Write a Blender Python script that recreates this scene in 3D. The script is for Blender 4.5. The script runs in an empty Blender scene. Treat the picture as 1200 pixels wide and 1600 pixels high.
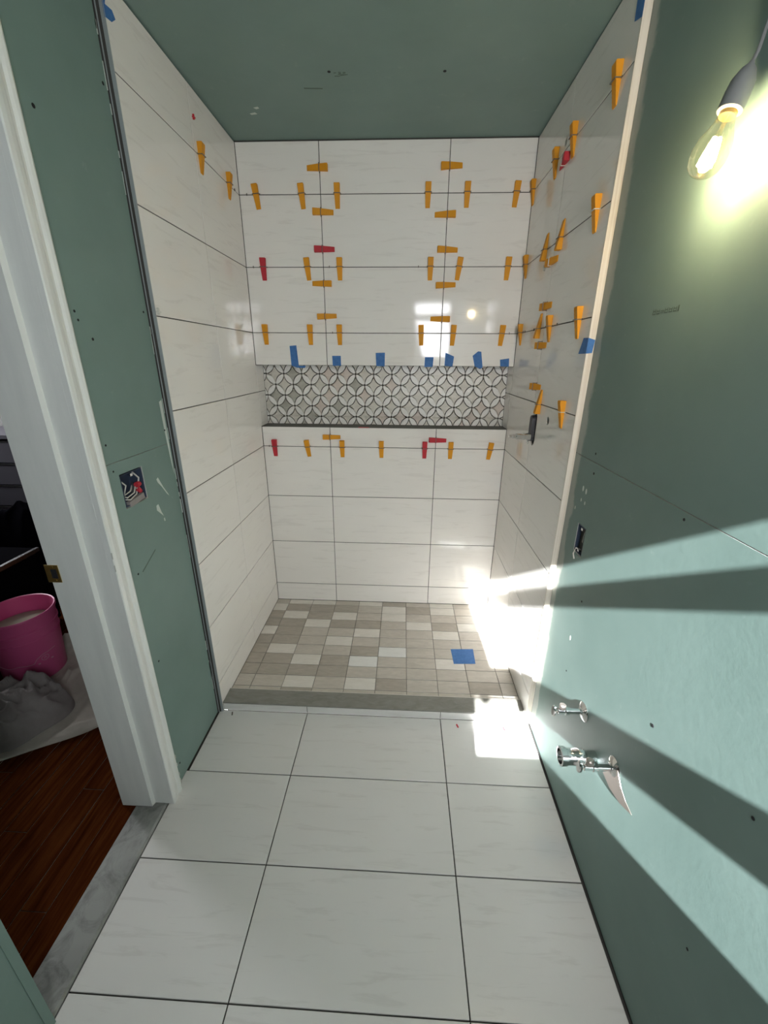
import bpy, bmesh, math, random
from mathutils import Vector, Matrix

# ------------------------------------------------------------------ camera
scn = bpy.context.scene
COL = scn.collection
cam_d = bpy.data.cameras.new('camera')
cam_d.sensor_fit = 'HORIZONTAL'
cam_d.sensor_width = 36.0
cam_d.lens = 640.07 / 1200 * 36
cam_d.clip_start = 0.02
cam = bpy.data.objects.new('camera', cam_d)
COL.objects.link(cam)
def cam_matrix(loc, yaw, pitch, roll):
    cy, sy, cp, sp = math.cos(yaw), math.sin(yaw), math.cos(pitch), math.sin(pitch)
    f = Vector((sy*cp, cy*cp, sp)); r = Vector((cy, -sy, 0)); u = r.cross(f)
    r2 = r*math.cos(roll) + u*math.sin(roll); u2 = -r*math.sin(roll) + u*math.cos(roll)
    m = Matrix((r2, u2, -f)).transposed().to_4x4(); m.translation = Vector(loc)
    return m
cam.matrix_world = cam_matrix((0.1138, -2.3645, 1.5629), -0.0438, -0.3576, 0.0066)
scn.camera = cam

# ------------------------------------------------------------------ world, sun, exposure
W = bpy.data.worlds.new('sky'); scn.world = W
W.use_nodes = True
bg = W.node_tree.nodes['Background']
bg.inputs['Color'].default_value = (0.955, 0.96, 1.0, 1)
bg.inputs['Strength'].default_value = 18.5
SUN_DIR = Vector((0.114, 1.0, -0.648)).normalized()
sd = bpy.data.lights.new('sun', 'SUN'); sd.energy = 33.0; sd.angle = math.radians(0.55); sd.color = (0.95, 0.98, 1.0)
sun = bpy.data.objects.new('sun', sd); COL.objects.link(sun)
sun.rotation_euler = SUN_DIR.to_track_quat('-Z', 'Y').to_euler(); sun.location = (0, -6, 5)
def portal(name, loc, rot, sx, sy):
    l = bpy.data.lights.new(name, 'AREA'); l.shape = 'RECTANGLE'; l.size = sx; l.size_y = sy
    l.cycles.is_portal = True
    o = bpy.data.objects.new(name, l); COL.objects.link(o); o.location = loc; o.rotation_euler = rot
    return o
portal('window_portal', (0.45, -3.02, 1.7), (math.radians(90), 0, 0), 0.5, 1.0)
portal('hall_window_portal', (-3.36, 0.125, 1.75), (0, math.radians(-90), 0), 0.9, 0.65)
scn.view_settings.view_transform = 'Standard'
scn.view_settings.look = 'None'
scn.view_settings.gamma = 1.0
scn.view_settings.use_curve_mapping = False
scn.view_settings.exposure = 0.62

random.seed(7)
R_ = random.random
def rr(a, b): return a + (b-a)*R_()

# ------------------------------------------------------------------ material helpers
MATS = {}
def new_mat(name, color, rough=0.5, metal=0.0, spec=0.5, **kw):
    m = bpy.data.materials.new(name); m.use_nodes = True
    b = m.node_tree.nodes['Principled BSDF']
    b.inputs['Base Color'].default_value = (*color, 1)
    b.inputs['Roughness'].default_value = rough
    b.inputs['Metallic'].default_value = metal
    b.inputs['Specular IOR Level'].default_value = spec
    for k, v in kw.items():
        b.inputs[k.replace('_', ' ')].default_value = v
    MATS[name] = m
    return m
def nodes(m): return m.node_tree.nodes, m.node_tree.links, m.node_tree.nodes['Principled BSDF']
def coords(m, scale=(1, 1, 1), kind='Object', rnd=True, rot=(0, 0, 0)):
    N, L, b = nodes(m)
    tc = N.new('ShaderNodeTexCoord'); mp = N.new('ShaderNodeMapping')
    mp.inputs['Scale'].default_value = scale; mp.inputs['Rotation'].default_value = rot
    if rnd:
        oi = N.new('ShaderNodeObjectInfo'); mu = N.new('ShaderNodeMath'); mu.operation = 'MULTIPLY'
        mu.inputs[1].default_value = 37.0; L.new(oi.outputs['Random'], mu.inputs[0])
        ad = N.new('ShaderNodeVectorMath'); ad.operation = 'ADD'
        L.new(tc.outputs[kind], ad.inputs[0]); L.new(mu.outputs[0], ad.inputs[1])
        L.new(ad.outputs[0], mp.inputs['Vector'])
    else:
        L.new(tc.outputs[kind], mp.inputs['Vector'])
    return mp.outputs['Vector']
def noise(m, vec, scale=5, detail=4, rough=0.6, dist=0.0):
    N, L, b = nodes(m)
    n = N.new('ShaderNodeTexNoise'); n.inputs['Scale'].default_value = scale
    n.inputs['Detail'].default_value = detail; n.inputs['Roughness'].default_value = rough
    n.inputs['Distortion'].default_value = dist
    L.new(vec, n.inputs['Vector'])
    return n.outputs['Fac']
def ramp(m, fac, stops):
    N, L, b = nodes(m)
    r = N.new('ShaderNodeValToRGB'); cr = r.color_ramp
    while len(cr.elements) < len(stops): cr.elements.new(0.5)
    for e, (p, c) in zip(cr.elements, stops):
        e.position = p; e.color = (*c, 1) if len(c) == 3 else c
    L.new(fac, r.inputs['Fac'])
    return r.outputs['Color']
def mix(m, fac, a, b_, mode='MIX'):
    N, L, b = nodes(m)
    x = N.new('ShaderNodeMix'); x.data_type = 'RGBA'; x.blend_type = mode
    for s, v in ((0, fac), (6, a), (7, b_)):
        if isinstance(v, (int, float)): x.inputs[s].default_value = v
        elif isinstance(v, tuple): x.inputs[s].default_value = (*v, 1)
        else: L.new(v, x.inputs[s])
    return x.outputs[2]
def bump(m, fac, strength=0.2, dist=0.01):
    N, L, b = nodes(m)
    n = N.new('ShaderNodeBump'); n.inputs['Strength'].default_value = strength; n.inputs['Distance'].default_value = dist
    L.new(fac, n.inputs['Height']); L.new(n.outputs['Normal'], b.inputs['Normal'])
def setc(m, c):
    N, L, b = nodes(m); L.new(c, b.inputs['Base Color'])

# porcelain tile: warm white with faint streaks along the long side
def porcelain(name, base, streak, rough, bumpy):
    m = new_mat(name, base, rough, spec=0.5)
    v = coords(m, (1.6, 14, 1), rot=(0, 0, 0.10))
    f = noise(m, v, 3.2, 5, 0.6, 0.6)
    c1 = ramp(m, f, [(0.0, base), (0.56, base), (0.66, streak), (0.76, base)])
    v2 = coords(m, (1, 3, 1)); f2 = noise(m, v2, 4, 3, 0.5)
    c2 = ramp(m, f2, [(0.3, tuple(x*0.955 for x in base)), (0.7, base)])
    c = mix(m, 0.55, c1, c2); setc(m, c)
    v3 = coords(m, (1, 1, 1)); f3 = noise(m, v3, 5, 1, 0.4)
    bump(m, f3, bumpy, 0.002)
    return m
M_wtile = porcelain('wall_porcelain', (0.875, 0.845, 0.80), (0.74, 0.705, 0.66), 0.07, 0.10)
M_ftile = porcelain('floor_porcelain', (0.74, 0.725, 0.70), (0.60, 0.58, 0.55), 0.30, 0.05)
M_edge = new_mat('tile_body', (0.30, 0.29, 0.27), 0.6)

def stone(name, c1, c2, rough=0.35):
    m = new_mat(name, c1, rough)
    v = coords(m, (3, 9, 3)); f = noise(m, v, 5, 6, 0.65, 0.8)
    setc(m, ramp(m, f, [(0.3, c1), (0.7, c2)]))
    bump(m, f, 0.06, 0.002)
    return m
M_sL = stone('mosaic_pale', (0.70, 0.66, 0.59), (0.80, 0.76, 0.70))
M_sX = stone('mosaic_whitish', (0.78, 0.77, 0.74), (0.85, 0.84, 0.81))
M_sM = stone('mosaic_greige', (0.50, 0.455, 0.395), (0.62, 0.57, 0.50))
M_sD = stone('mosaic_taupe', (0.38, 0.34, 0.285), (0.48, 0.43, 0.365))
M_petal = stone('petal_stone', (0.80, 0.78, 0.74), (0.88, 0.86, 0.82))
M_dA = stone('diamond_beige', (0.62, 0.585, 0.51), (0.74, 0.70, 0.63))
M_dB = stone('diamond_grey', (0.38, 0.365, 0.31), (0.52, 0.50, 0.44))
M_dC = stone('diamond_pink', (0.62, 0.53, 0.46), (0.72, 0.63, 0.56))
M_dark = new_mat('thinset_dark', (0.055, 0.052, 0.048), 0.95)
M_black = new_mat('black_void', (0.008, 0.008, 0.01), 0.9)
M_groutf = new_mat('mosaic_grout', (0.20, 0.185, 0.16), 0.95)
M_ledge = new_mat('ledge_board', (0.16, 0.16, 0.145), 0.9)
M_curb = stone('curb_stone', (0.20, 0.195, 0.17), (0.29, 0.28, 0.25), 0.55)
M_marble = None
def marble():
    m = new_mat('grey_marble', (0.4, 0.4, 0.38), 0.35)
    v = coords(m, (1, 1, 1), rnd=False); f = noise(m, v, 14, 8, 0.7, 1.2)
    f2 = noise(m, v, 3.5, 3, 0.5, 0.5)
    a = ramp(m, f, [(0.34, (0.075, 0.075, 0.072)), (0.56, (0.30, 0.305, 0.29))])
    b = ramp(m, f2, [(0.35, (0.17, 0.17, 0.165)), (0.6, (0.36, 0.365, 0.345))])
    setc(m, mix(m, 0.5, a, b)); return m
M_marble = marble()

# moisture resistant green board
def greenboard(name, compound=None):
    m = new_mat(name, (0.27, 0.37, 0.33), 0.55, spec=0.35)
    N, L, b = nodes(m)
    v = coords(m, (1, 1, 1), rnd=False)
    f = noise(m, v, 2.2, 4, 0.6)
    c = ramp(m, f, [(0.3, (0.155, 0.230, 0.208)), (0.7, (0.190, 0.270, 0.246))])
    f2 = noise(m, v, 26, 3, 0.6)
    c = mix(m, ramp(m, f2, [(0.66, (0, 0, 0)), (0.80, (0.35, 0.35, 0.35))]), c, (0.27, 0.34, 0.315))
    if compound:            # smeared joint compound beside the tile edge: a stain with its own ragged outline
        y0, wd = compound
        gp = N.new('ShaderNodeNewGeometry')
        sx = N.new('ShaderNodeSeparateXYZ'); L.new(gp.outputs['Position'], sx.inputs[0])
        fs = noise(m, gp.outputs['Position'], 7, 5, 0.6)
        a = N.new('ShaderNodeMath'); a.operation = 'MULTIPLY_ADD'; L.new(fs, a.inputs[0]); a.inputs[1].default_value = wd*1.9; a.inputs[2].default_value = 0
        d = N.new('ShaderNodeMath'); d.operation = 'SUBTRACT'; d.inputs[0].default_value = y0; L.new(sx.outputs['Y'], d.inputs[1])
        e = N.new('ShaderNodeMath'); e.operation = 'SUBTRACT'; L.new(a.outputs[0], e.inputs[0]); L.new(d.outputs[0], e.inputs[1])
        g = N.new('ShaderNodeMath'); g.operation = 'MULTIPLY'; g.use_clamp = True; L.new(e.outputs[0], g.inputs[0]); g.inputs[1].default_value = 70
        c = mix(m, g.outputs[0], c, (0.36, 0.385, 0.355))
    setc(m, c)
    f3 = noise(m, v, 38, 5, 0.6)
    bump(m, f3, 0.10, 0.003)
    return m
M_green = greenboard('green_board')
M_greenR = greenboard('green_board_right', (-0.925, 0.045))
M_gypsum = new_mat('gypsum_edge', (0.50, 0.50, 0.47), 0.9)
M_scuff = new_mat('compound_smear', (0.55, 0.60, 0.56), 0.9)
M_white = new_mat('white_paint', (0.62, 0.64, 0.61), 0.35)
def paintwork():
    m = new_mat('door_paint', (0.60, 0.63, 0.60), 0.33)
    v = coords(m, (8, 8, 1.0), rnd=False); f = noise(m, v, 3, 4, 0.6)
    setc(m, ramp(m, f, [(0.3, (0.70, 0.715, 0.69)), (0.7, (0.78, 0.79, 0.76))]))
    bump(m, f, 0.05, 0.002); return m
M_door = paintwork()
M_trimL = new_mat('metal_edge', (0.36, 0.39, 0.40), 0.45, 0.3)
def pinewood():
    m = new_mat('pale_edge', (0.72, 0.66, 0.56), 0.5)
    v = coords(m, (60, 6, 0.7), rnd=False); f = noise(m, v, 3, 4, 0.6)
    setc(m, ramp(m, f, [(0.3, (0.60, 0.53, 0.43)), (0.55, (0.74, 0.69, 0.60))])); return m
M_trimR = pinewood()
M_orange = new_mat('orange_plastic', (0.72, 0.31, 0.018), 0.55, spec=0.25)
M_red = new_mat('red_plastic', (0.50, 0.035, 0.05), 0.55, spec=0.25)
M_clip = new_mat('smoked_clip', (0.14, 0.12, 0.10), 0.4)
M_clipw = new_mat('clear_clip', (0.62, 0.60, 0.55), 0.3)
def tapem():
    m = new_mat('painters_tape', (0.045, 0.16, 0.42), 0.65)
    v = coords(m, (1, 1, 1)); f = noise(m, v, 60, 3, 0.6)
    setc(m, ramp(m, f, [(0.3, (0.035, 0.135, 0.37)), (0.7, (0.055, 0.185, 0.46))])); bump(m, f, 0.15, 0.001); return m
M_tape = tapem()
M_chrome = new_mat('chrome', (0.78, 0.78, 0.78), 0.12, 1.0)
M_steel = new_mat('brownish_steel', (0.50, 0.44, 0.40), 0.38, 0.9)
M_abs = new_mat('black_abs', (0.035, 0.035, 0.04), 0.45)
M_blue = new_mat('blue_box_plastic', (0.035, 0.05, 0.085), 0.5)
M_wirew = new_mat('white_wire', (0.60, 0.58, 0.54), 0.4)
M_brass = new_mat('brass', (0.50, 0.34, 0.11), 0.35, 0.9)
M_rubber = new_mat('lamp_socket_rubber', (0.20, 0.20, 0.20), 0.5)
def wood():
    m = new_mat('hardwood', (0.10, 0.035, 0.015), 0.7, spec=0.0)
    v = coords(m, (14, 1.0, 1)); f = noise(m, v, 4, 6, 0.65, 0.4)
    setc(m, ramp(m, f, [(0.25, (0.022, 0.005, 0.0015)), (0.5, (0.055, 0.014, 0.004)), (0.75, (0.095, 0.030, 0.008))]))
    bump(m, f, 0.08, 0.002); return m
M_wood = wood()
M_pink = new_mat('pink_plastic', (0.62, 0.105, 0.27), 0.42)
M_pinkp = new_mat('faded_print', (0.62, 0.34, 0.45), 0.6)
def clothm(name, a, b):
    m = new_mat(name, a, 0.9)
    v = coords(m, (1, 1, 1), rnd=False); f = noise(m, v, 9, 6, 0.6)
    setc(m, ramp(m, f, [(0.3, a), (0.7, b)])); f2 = noise(m, v, 220, 2, 0.5); bump(m, f2, 0.2, 0.002); return m
M_cloth = clothm('canvas', (0.40, 0.365, 0.31), (0.53, 0.49, 0.43))
M_clothg = clothm('grey_canvas', (0.22, 0.195, 0.19), (0.30, 0.275, 0.265))
M_clothw = clothm('cream_canvas', (0.42, 0.40, 0.31), (0.50, 0.48, 0.38))
M_bag = new_mat('black_sheet', (0.003, 0.003, 0.004), 0.9, spec=0.0)
M_case = new_mat('dark_case', (0.005, 0.005, 0.006), 0.8, spec=0.0)
M_silver = new_mat('aluminium_edge', (0.75, 0.75, 0.76), 0.22, 1.0)
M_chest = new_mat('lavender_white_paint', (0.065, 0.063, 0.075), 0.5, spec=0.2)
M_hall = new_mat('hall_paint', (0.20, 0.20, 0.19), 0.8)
def glassm():
    m = bpy.data.materials.new('clear_bulb_glass'); m.use_nodes = True
    N, L = m.node_tree.nodes, m.node_tree.links
    N.remove(N['Principled BSDF']); out = N['Material Output']
    t = N.new('ShaderNodeBsdfTransparent'); t.inputs[0].default_value = (1.0, 0.97, 0.90, 1)
    g = N.new('ShaderNodeBsdfGlossy'); g.inputs['Roughness'].default_value = 0.03
    lw = N.new('ShaderNodeLayerWeight'); lw.inputs['Blend'].default_value = 0.25
    mx = N.new('ShaderNodeMixShader'); L.new(lw.outputs['Facing'], mx.inputs[0])
    L.new(t.outputs[0], mx.inputs[1]); L.new(g.outputs[0], mx.inputs[2]); L.new(mx.outputs[0], out.inputs['Surface'])
    return m
M_glass = glassm()
M_fil = new_mat('glowing_filament', (1, 0.8, 0.5), 0.5)
M_fil.node_tree.nodes['Principled BSDF'].inputs['Emission Color'].default_value = (1.0, 0.78, 0.42, 1)
M_fil.node_tree.nodes['Principled BSDF'].inputs['Emission Strength'].default_value = 90.0

# ------------------------------------------------------------------ mesh helpers
def mesh(name, verts, faces, mat, smooth=False):
    me = bpy.data.meshes.new(name); me.from_pydata([tuple(v) for v in verts], [], faces)
    mats = mat if isinstance(mat, (list, tuple)) else [mat]
    for x in mats: me.materials.append(x)
    if smooth:
        for p in me.polygons: p.use_smooth = True
    me.update()
    return me
def ob(name, me, parent=None, M=None):
    o = bpy.data.objects.new(name, me); COL.objects.link(o)
    if parent is not None: o.parent = parent
    if M is not None: o.matrix_local = M
    return o
def empty(name, loc=(0, 0, 0), M=None):
    o = bpy.data.objects.new(name, None); COL.objects.link(o); o.empty_display_size = 0.03
    if M is not None: o.matrix_local = M
    else: o.location = loc
    return o
def tag(o, label=None, cat=None, group=None, kind=None):
    if label: o['label'] = label
    if cat: o['category'] = cat
    if group: o['group'] = group
    if kind: o['kind'] = kind
    return o
class MB:
    def __init__(s): s.v = []; s.f = []
    def add(s, v, f):
        n = len(s.v); s.v += [tuple(x) for x in v]; s.f += [tuple(i+n for i in q) for q in f]; return s
    def box(s, a, b, T=None):
        (x0, y0, z0), (x1, y1, z1) = a, b
        v = [Vector(p) for p in ((x0,y0,z0),(x1,y0,z0),(x1,y1,z0),(x0,y1,z0),(x0,y0,z1),(x1,y0,z1),(x1,y1,z1),(x0,y1,z1))]
        if T: v = [T @ p for p in v]
        return s.add(v, [(0,3,2,1),(4,5,6,7),(0,1,5,4),(1,2,6,5),(2,3,7,6),(3,0,4,7)])
    def lathe(s, prof, n=20, T=None, cap=True):   # prof: (r, z) list along local z
        v = []
        for r, z in prof:
            for k in range(n):
                a = 2*math.pi*k/n; v.append(Vector((r*math.cos(a), r*math.sin(a), z)))
        f = []
        for i in range(len(prof)-1):
            for k in range(n):
                f.append((i*n+k, i*n+(k+1) % n, (i+1)*n+(k+1) % n, (i+1)*n+k))
        if cap:
            f.append(tuple(range(n-1, -1, -1))); f.append(tuple((len(prof)-1)*n+k for k in range(n)))
        if T: v = [T @ p for p in v]
        return s.add(v, f)
    def tube(s, pts, r, n=8):
        pts = [Vector(p) for p in pts]; v = []; up = Vector((0.3, 0.2, 1)).normalized()
        for i, p in enumerate(pts):
            t = (pts[min(i+1, len(pts)-1)] - pts[max(i-1, 0)]).normalized()
            a = t.cross(up); a = a.normalized() if a.length > 1e-4 else t.orthogonal().normalized()
            b = t.cross(a); rad = r[i] if isinstance(r, (list, tuple)) else r
            for k in range(n):
                an = 2*math.pi*k/n; v.append(p + a*rad*math.cos(an) + b*rad*math.sin(an))
        f = []
        for i in range(len(pts)-1):
            for k in range(n): f.append((i*n+k, i*n+(k+1) % n, (i+1)*n+(k+1) % n, (i+1)*n+k))
        f.append(tuple(range(n-1, -1, -1))); f.append(tuple((len(pts)-1)*n+k for k in range(n)))
        return s.add(v, f)
    def build(s, name, mat, parent=None, M=None, smooth=False):
        o = ob(name, mesh(name, s.v, s.f, mat, smooth), parent, M)
        if smooth:
            bm = bmesh.new(); bm.from_mesh(o.data)
            bmesh.ops.recalc_face_normals(bm, faces=bm.faces)
            for e in bm.edges:
                if len(e.link_faces) == 2 and e.calc_face_angle(0) > math.radians(38): e.smooth = False
            bm.to_mesh(o.data); bm.free()
        return o
# frames: u, v in the wall, n out of it
def frame(o, u, v):
    u = Vector(u); v = Vector(v); n = u.cross(v)
    m = Matrix((u, v, n)).transposed().to_4x4(); m.translation = Vector(o); return m
F_back = lambda x, z, y=0: frame((x, y, z), (1, 0, 0), (0, 0, 1))            # n = -Y
F_left = lambda y, z, x=-0.7027: frame((x, y, z), (0, 1, 0), (0, 0, 1))      # n = +X
F_right = lambda y, z, x=0.7025: frame((x, y, z), (0, -1, 0), (0, 0, 1))     # n = -X
F_floor = lambda x, y, z=0: frame((x, y, z), (1, 0, 0), (0, 1, 0))           # n = +Z
_cache = {}
def tile_mesh(w, h, t, mat, ch=0.0012):
    k = (round(w, 4), round(h, 4), t, mat.name)
    if k not in _cache:
        a, b = w/2, h/2
        v = [(-a,-b,-t),(a,-b,-t),(a,b,-t),(-a,b,-t),(-a,-b,-ch),(a,-b,-ch),(a,b,-ch),(-a,b,-ch),
             (-a+ch,-b+ch,0),(a-ch,-b+ch,0),(a-ch,b-ch,0),(-a+ch,b-ch,0)]
        f = [(0,1,5,4),(1,2,6,5),(2,3,7,6),(3,0,4,7),(4,5,9,8),(5,6,10,9),(6,7,11,10),(7,4,8,11),(8,9,10,11),(3,2,1,0)]
        me = mesh('tile', v, f, [mat, M_edge])
        for i in range(4): me.polygons[i].material_index = 1
        _cache[k] = me
    return _cache[k]
GAP = 0.0030
def put_tile(parent, fr, u0, u1, v0, v1, t=0.008, mat=None, gap=GAP, lift=0.0, name='tile'):
    M = fr((u0+u1)/2, (v0+v1)/2)
    if lift: M = M @ Matrix.Translation((0, 0, lift))
    return ob(name, tile_mesh(abs(u1-u0)-gap, abs(v1-v0)-gap, t, mat or M_wtile), parent, M)
def poly_slab(name, pts, t, mat, parent, M, inset=0.0, lift=0.0):
    cx = sum(p[0] for p in pts)/len(pts); cy = sum(p[1] for p in pts)/len(pts); n = len(pts)
    v = [(p[0], p[1], lift) for p in pts]
    sc = []
    for p in pts:
        d = math.hypot(p[0]-cx, p[1]-cy); k = max(0, (d-inset)/d) if d > 1e-6 else 1
        sc.append((cx+(p[0]-cx)*k, cy+(p[1]-cy)*k, lift+t))
    v += sc
    f = [tuple(range(n, 2*n)), tuple(range(n-1, -1, -1))] + [(i, (i+1) % n, n+(i+1) % n, n+i) for i in range(n)]
    return ob(name, mesh(name, v, f, mat), parent, M)

CZ = 2.514
XL, XR = -0.7027, 0.7025
BL, BR = -0.7242, 0.7235
ROWS = [2.3034 - 0.3063*i for i in range(8)]
JL, JR = -0.4540, -0.4400
YF = -0.9150

# ------------------------------------------------------------------ FLOORS
floor = MB().box((BL-0.02, -3.1, -0.08), (BR+0.03, -0.90, -0.009)).build('floor', M_dark); tag(floor, kind='structure')
fx = [BL+0.004, -0.3042, 0.3170, BR-0.006]
fy = [-0.9087, -1.2151] + [-1.2151-0.3106*k for k in range(1, 6)] + [-3.0]
for i in range(3):
    for j in range(len(fy)-1):
        x0 = fx[i]
        if i == 0 and fy[j+1] < -1.3 : x0 = -0.7305
        put_tile(floor, F_floor, x0, fx[i+1], fy[j+1], fy[j], mat=M_ftile, gap=0.0034)

sfl = MB().box((XL-0.02, -0.84, -0.08), (XR+0.02, 0.02, 0.0285)).build('floor_shower', M_groutf); tag(sfl, kind='structure')
cols = [XL] + [0.0055 + 0.1556*k for k in range(-4, 5)] + [XR]
rows = [0.0] + [-0.05 - 0.0815*k for k in range(10)] + [-0.8204]
grid = [  # one string per column, back row first
    "MLDDLDDDDMM", "LDLDDDLDDMM", "LDDLMMMLDLD", "MDLDMLMDDMM", "LMMDLMDXMLM", "DLLMMMXMMDM",
    "MDMLMMMMMMM", "LLMDLMMLMMM", "MMMLMMMMMDM", "LMLMMMLMMML"]
SM = {'L': M_sL, 'M': M_sM, 'D': M_sD, 'X': M_sX}
for i in range(len(cols)-1):
    for j in range(len(rows)-1):
        M = lambda x, y: F_floor(x, y, 0.0325)
        put_tile(sfl, M, cols[i], cols[i+1], rows[j+1], rows[j], t=0.006, mat=SM[grid[i][j]], gap=0.0026, lift=rr(-0.0003, 0.0003))

# hall hardwood
hfl = MB().box((-3.4, -3.1, -0.08), (-0.84, 1.0, -0.014)).build('floor_hall', M_dark); tag(hfl, kind='structure')
x = -0.8405; k = 0
while x > -2.6:
    w = 0.083; y = -3.0 + (k*0.37) % 0.9
    ys = [-3.05] + [y + 0.95*q for q in range(1, 5) if y+0.95*q < 0.6] + [0.75]
    for a, b in zip(ys, ys[1:]):
        put_tile(hfl, lambda u, v: F_floor(u, v, 0.0), x-w, x, a, b, t=0.012, mat=M_wood, gap=0.0012, lift=rr(-0.0006, 0), name='plank')
    x -= w; k += 1
put_tile(hfl, lambda u, v: F_floor(u, v, 0.0), -3.4, x, -3.05, 0.75, t=0.012, mat=M_wood, gap=0.001, name='plank')

# ------------------------------------------------------------------ WALLS
wb = MB().box((XL-0.03, 0.012, 0.0), (XR+0.03, 0.15, 1.1922)).box((XL-0.03, 0.012, 1.5281), (XR+0.03, 0.15, CZ))
wb.box((XL-0.03, 0.1235, 1.15), (XR+0.03, 0.16, 1.56)).box((XL-0.03, 0.0015, 0.0), (XR+0.03, 0.012, 1.1915)).box((XL-0.03, 0.0015, 1.5295), (XR+0.03, 0.012, CZ))
wall_back = wb.build('wall_back', M_dark); tag(wall_back, kind='structure')
W2 = 0.30575
bx = [XL, -W2, W2, XR]
# the photographed joints drift a little from left to right: keep them straight
zr = [CZ-0.004] + ROWS[:3] + [1.5281]
for i in range(3):
    for a, b in zip(zr, zr[1:]): put_tile(wall_back, F_back, bx[i], bx[i+1], b, a)
    for a, b in zip([1.1922, *ROWS[4:]], [*ROWS[4:], 0.0325]): put_tile(wall_back, F_back, bx[i], bx[i+1], b, a)

# niche: ledge, head, mosaic on its back
MB().box((XL, 0.0012, 1.1890), (XR, 0.122, 1.1925)).build('ledge', M_ledge, wall_back)
MB().box((XL, 0.0012, 1.5275), (XR, 0.122, 1.5300)).build('niche_head', M_edge, wall_back)
def clip_rect(poly, x0, x1, y0, y1):
    def cl(P, inside, inter):
        out = []
        for i in range(len(P)):
            a, b = P[i-1], P[i]
            if inside(b):
                if not inside(a): out.append(inter(a, b))
                out.append(b)
            elif inside(a): out.append(inter(a, b))
        return out
    def ix(X): return lambda a, b: (X, a[1]+(b[1]-a[1])*(X-a[0])/(b[0]-a[0]))
    def iy(Y): return lambda a, b: (a[0]+(b[0]-a[0])*(Y-a[1])/(b[1]-a[1]), Y)
    for ins, it in ((lambda p: p[0] >= x0, ix(x0)), (lambda p: p[0] <= x1, ix(x1)), (lambda p: p[1] >= y0, iy(y0)), (lambda p: p[1] <= y1, iy(y1))):
        poly = cl(poly, ins, it)
        if len(poly) < 3: return []
    return poly
NX, NZ, DX, DZ = 0.3591, 1.4794, 0.0524, 0.0603
def arc(c, a0, a1, n=6, shrink=0.0):
    return [(c[0]+(1-shrink)*math.cos(a0+(a1-a0)*i/n), c[1]+(1-shrink)*math.sin(a0+(a1-a0)*i/n)) for i in range(n+1)]
g = 0.032   # grout half-gap in cell units
def petal_pts(sgn):      # lens from (0,0) to (1,sgn)
    a = arc((1, 0), math.pi, math.pi/2, 6, g)       # circle centred (1,0): from (0,0) to (1,1)
    b = arc((0, 1), 0, -math.pi/2, 6, g)            # circle centred (0,1): from (1,1) to (0,0)
    a = [p for p in a if math.hypot(p[0]-0, p[1]-1) <= 1-g]; b = [p for p in b if math.hypot(p[0]-1, p[1]) <= 1-g]
    P = [(0.045, 0.045)] + a + [(0.955, 0.955)] + b
    return [(p[0], p[1]*sgn) for p in P][::1 if sgn < 0 else -1]
def diamond_pts():       # concave four-pointed star about (0,0), tips at (+-1,0) and (0,+-1); cell centre
    P = []
    for q in range(4):
        a0 = q*math.pi/2
        c = (math.cos(a0)-math.sin(a0), math.sin(a0)+math.cos(a0))      # corner circle centre rotated (1,1)
        pts = []
        for i in range(7):
            t = math.pi + 0.09 + (math.pi/2-0.18)*(1-i/6)
            x, y = 1+(1+g)*math.cos(t), 1+(1+g)*math.sin(t)
            pts.append((x*math.cos(a0)-y*math.sin(a0), x*math.sin(a0)+y*math.cos(a0)))
        P += pts[::-1] if False else pts
    return P
nodes_ij = []
npetal = ndia = 0
for j in range(-6, 3):
    for i in range(-26, 10):
        if (i+j) % 2: continue
        cx, cz = NX + i*DX, NZ + j*DZ
        for sgn in (1, -1):
            P = [(cx+p[0]*DX, cz+p[1]*DZ) for p in petal_pts(sgn)]
            P = clip_rect(P, XL+0.001, XR-0.001, 1.1930, 1.5275)
            if len(P) < 3: continue
            A = abs(sum(P[k-1][0]*P[k][1]-P[k][0]*P[k-1][1] for k in range(len(P))))/2
            if A < 5e-5: continue
            mx = sum(p[0] for p in P)/len(P); mz = sum(p[1] for p in P)/len(P)
            if sgn < 0: pass
            P = [(p[0]-mx, p[1]-mz) for p in P]
            ar = sum(P[k-1][0]*P[k][1]-P[k][0]*P[k-1][1] for k in range(len(P)))
            if ar < 0: P = P[::-1]
            poly_slab('petal_tile', P, 0.004, M_petal, wall_back, F_back(mx, mz, 0.1235), 0.0004); npetal += 1
        # diamond centre half a step to the right
        dx, dz = cx+DX, cz
        P = [(dx+p[0]*DX*0.97, dz+p[1]*DZ*0.97) for p in diamond_pts()]
        P = clip_rect(P, XL+0.001, XR-0.001, 1.1930, 1.5275)
        if len(P) < 3: continue
        A = sum(P[k-1][0]*P[k][1]-P[k][0]*P[k-1][1] for k in range(len(P)))/2
        if abs(A) < 5e-5: continue
        if A < 0: P = P[::-1]
        q = R_()
        near_left = dx < -0.42 and dz < 1.46
        mat = M_dB if (q < 0.12 or (near_left and q < 0.5)) else M_dC if q < 0.30 else M_dA
        P = [(p[0]-dx, p[1]-dz) for p in P]
        poly_slab('diamond_tile', P, 0.0038, mat, wall_back, F_back(dx, dz, 0.1235), 0.0003); ndia += 1

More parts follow.
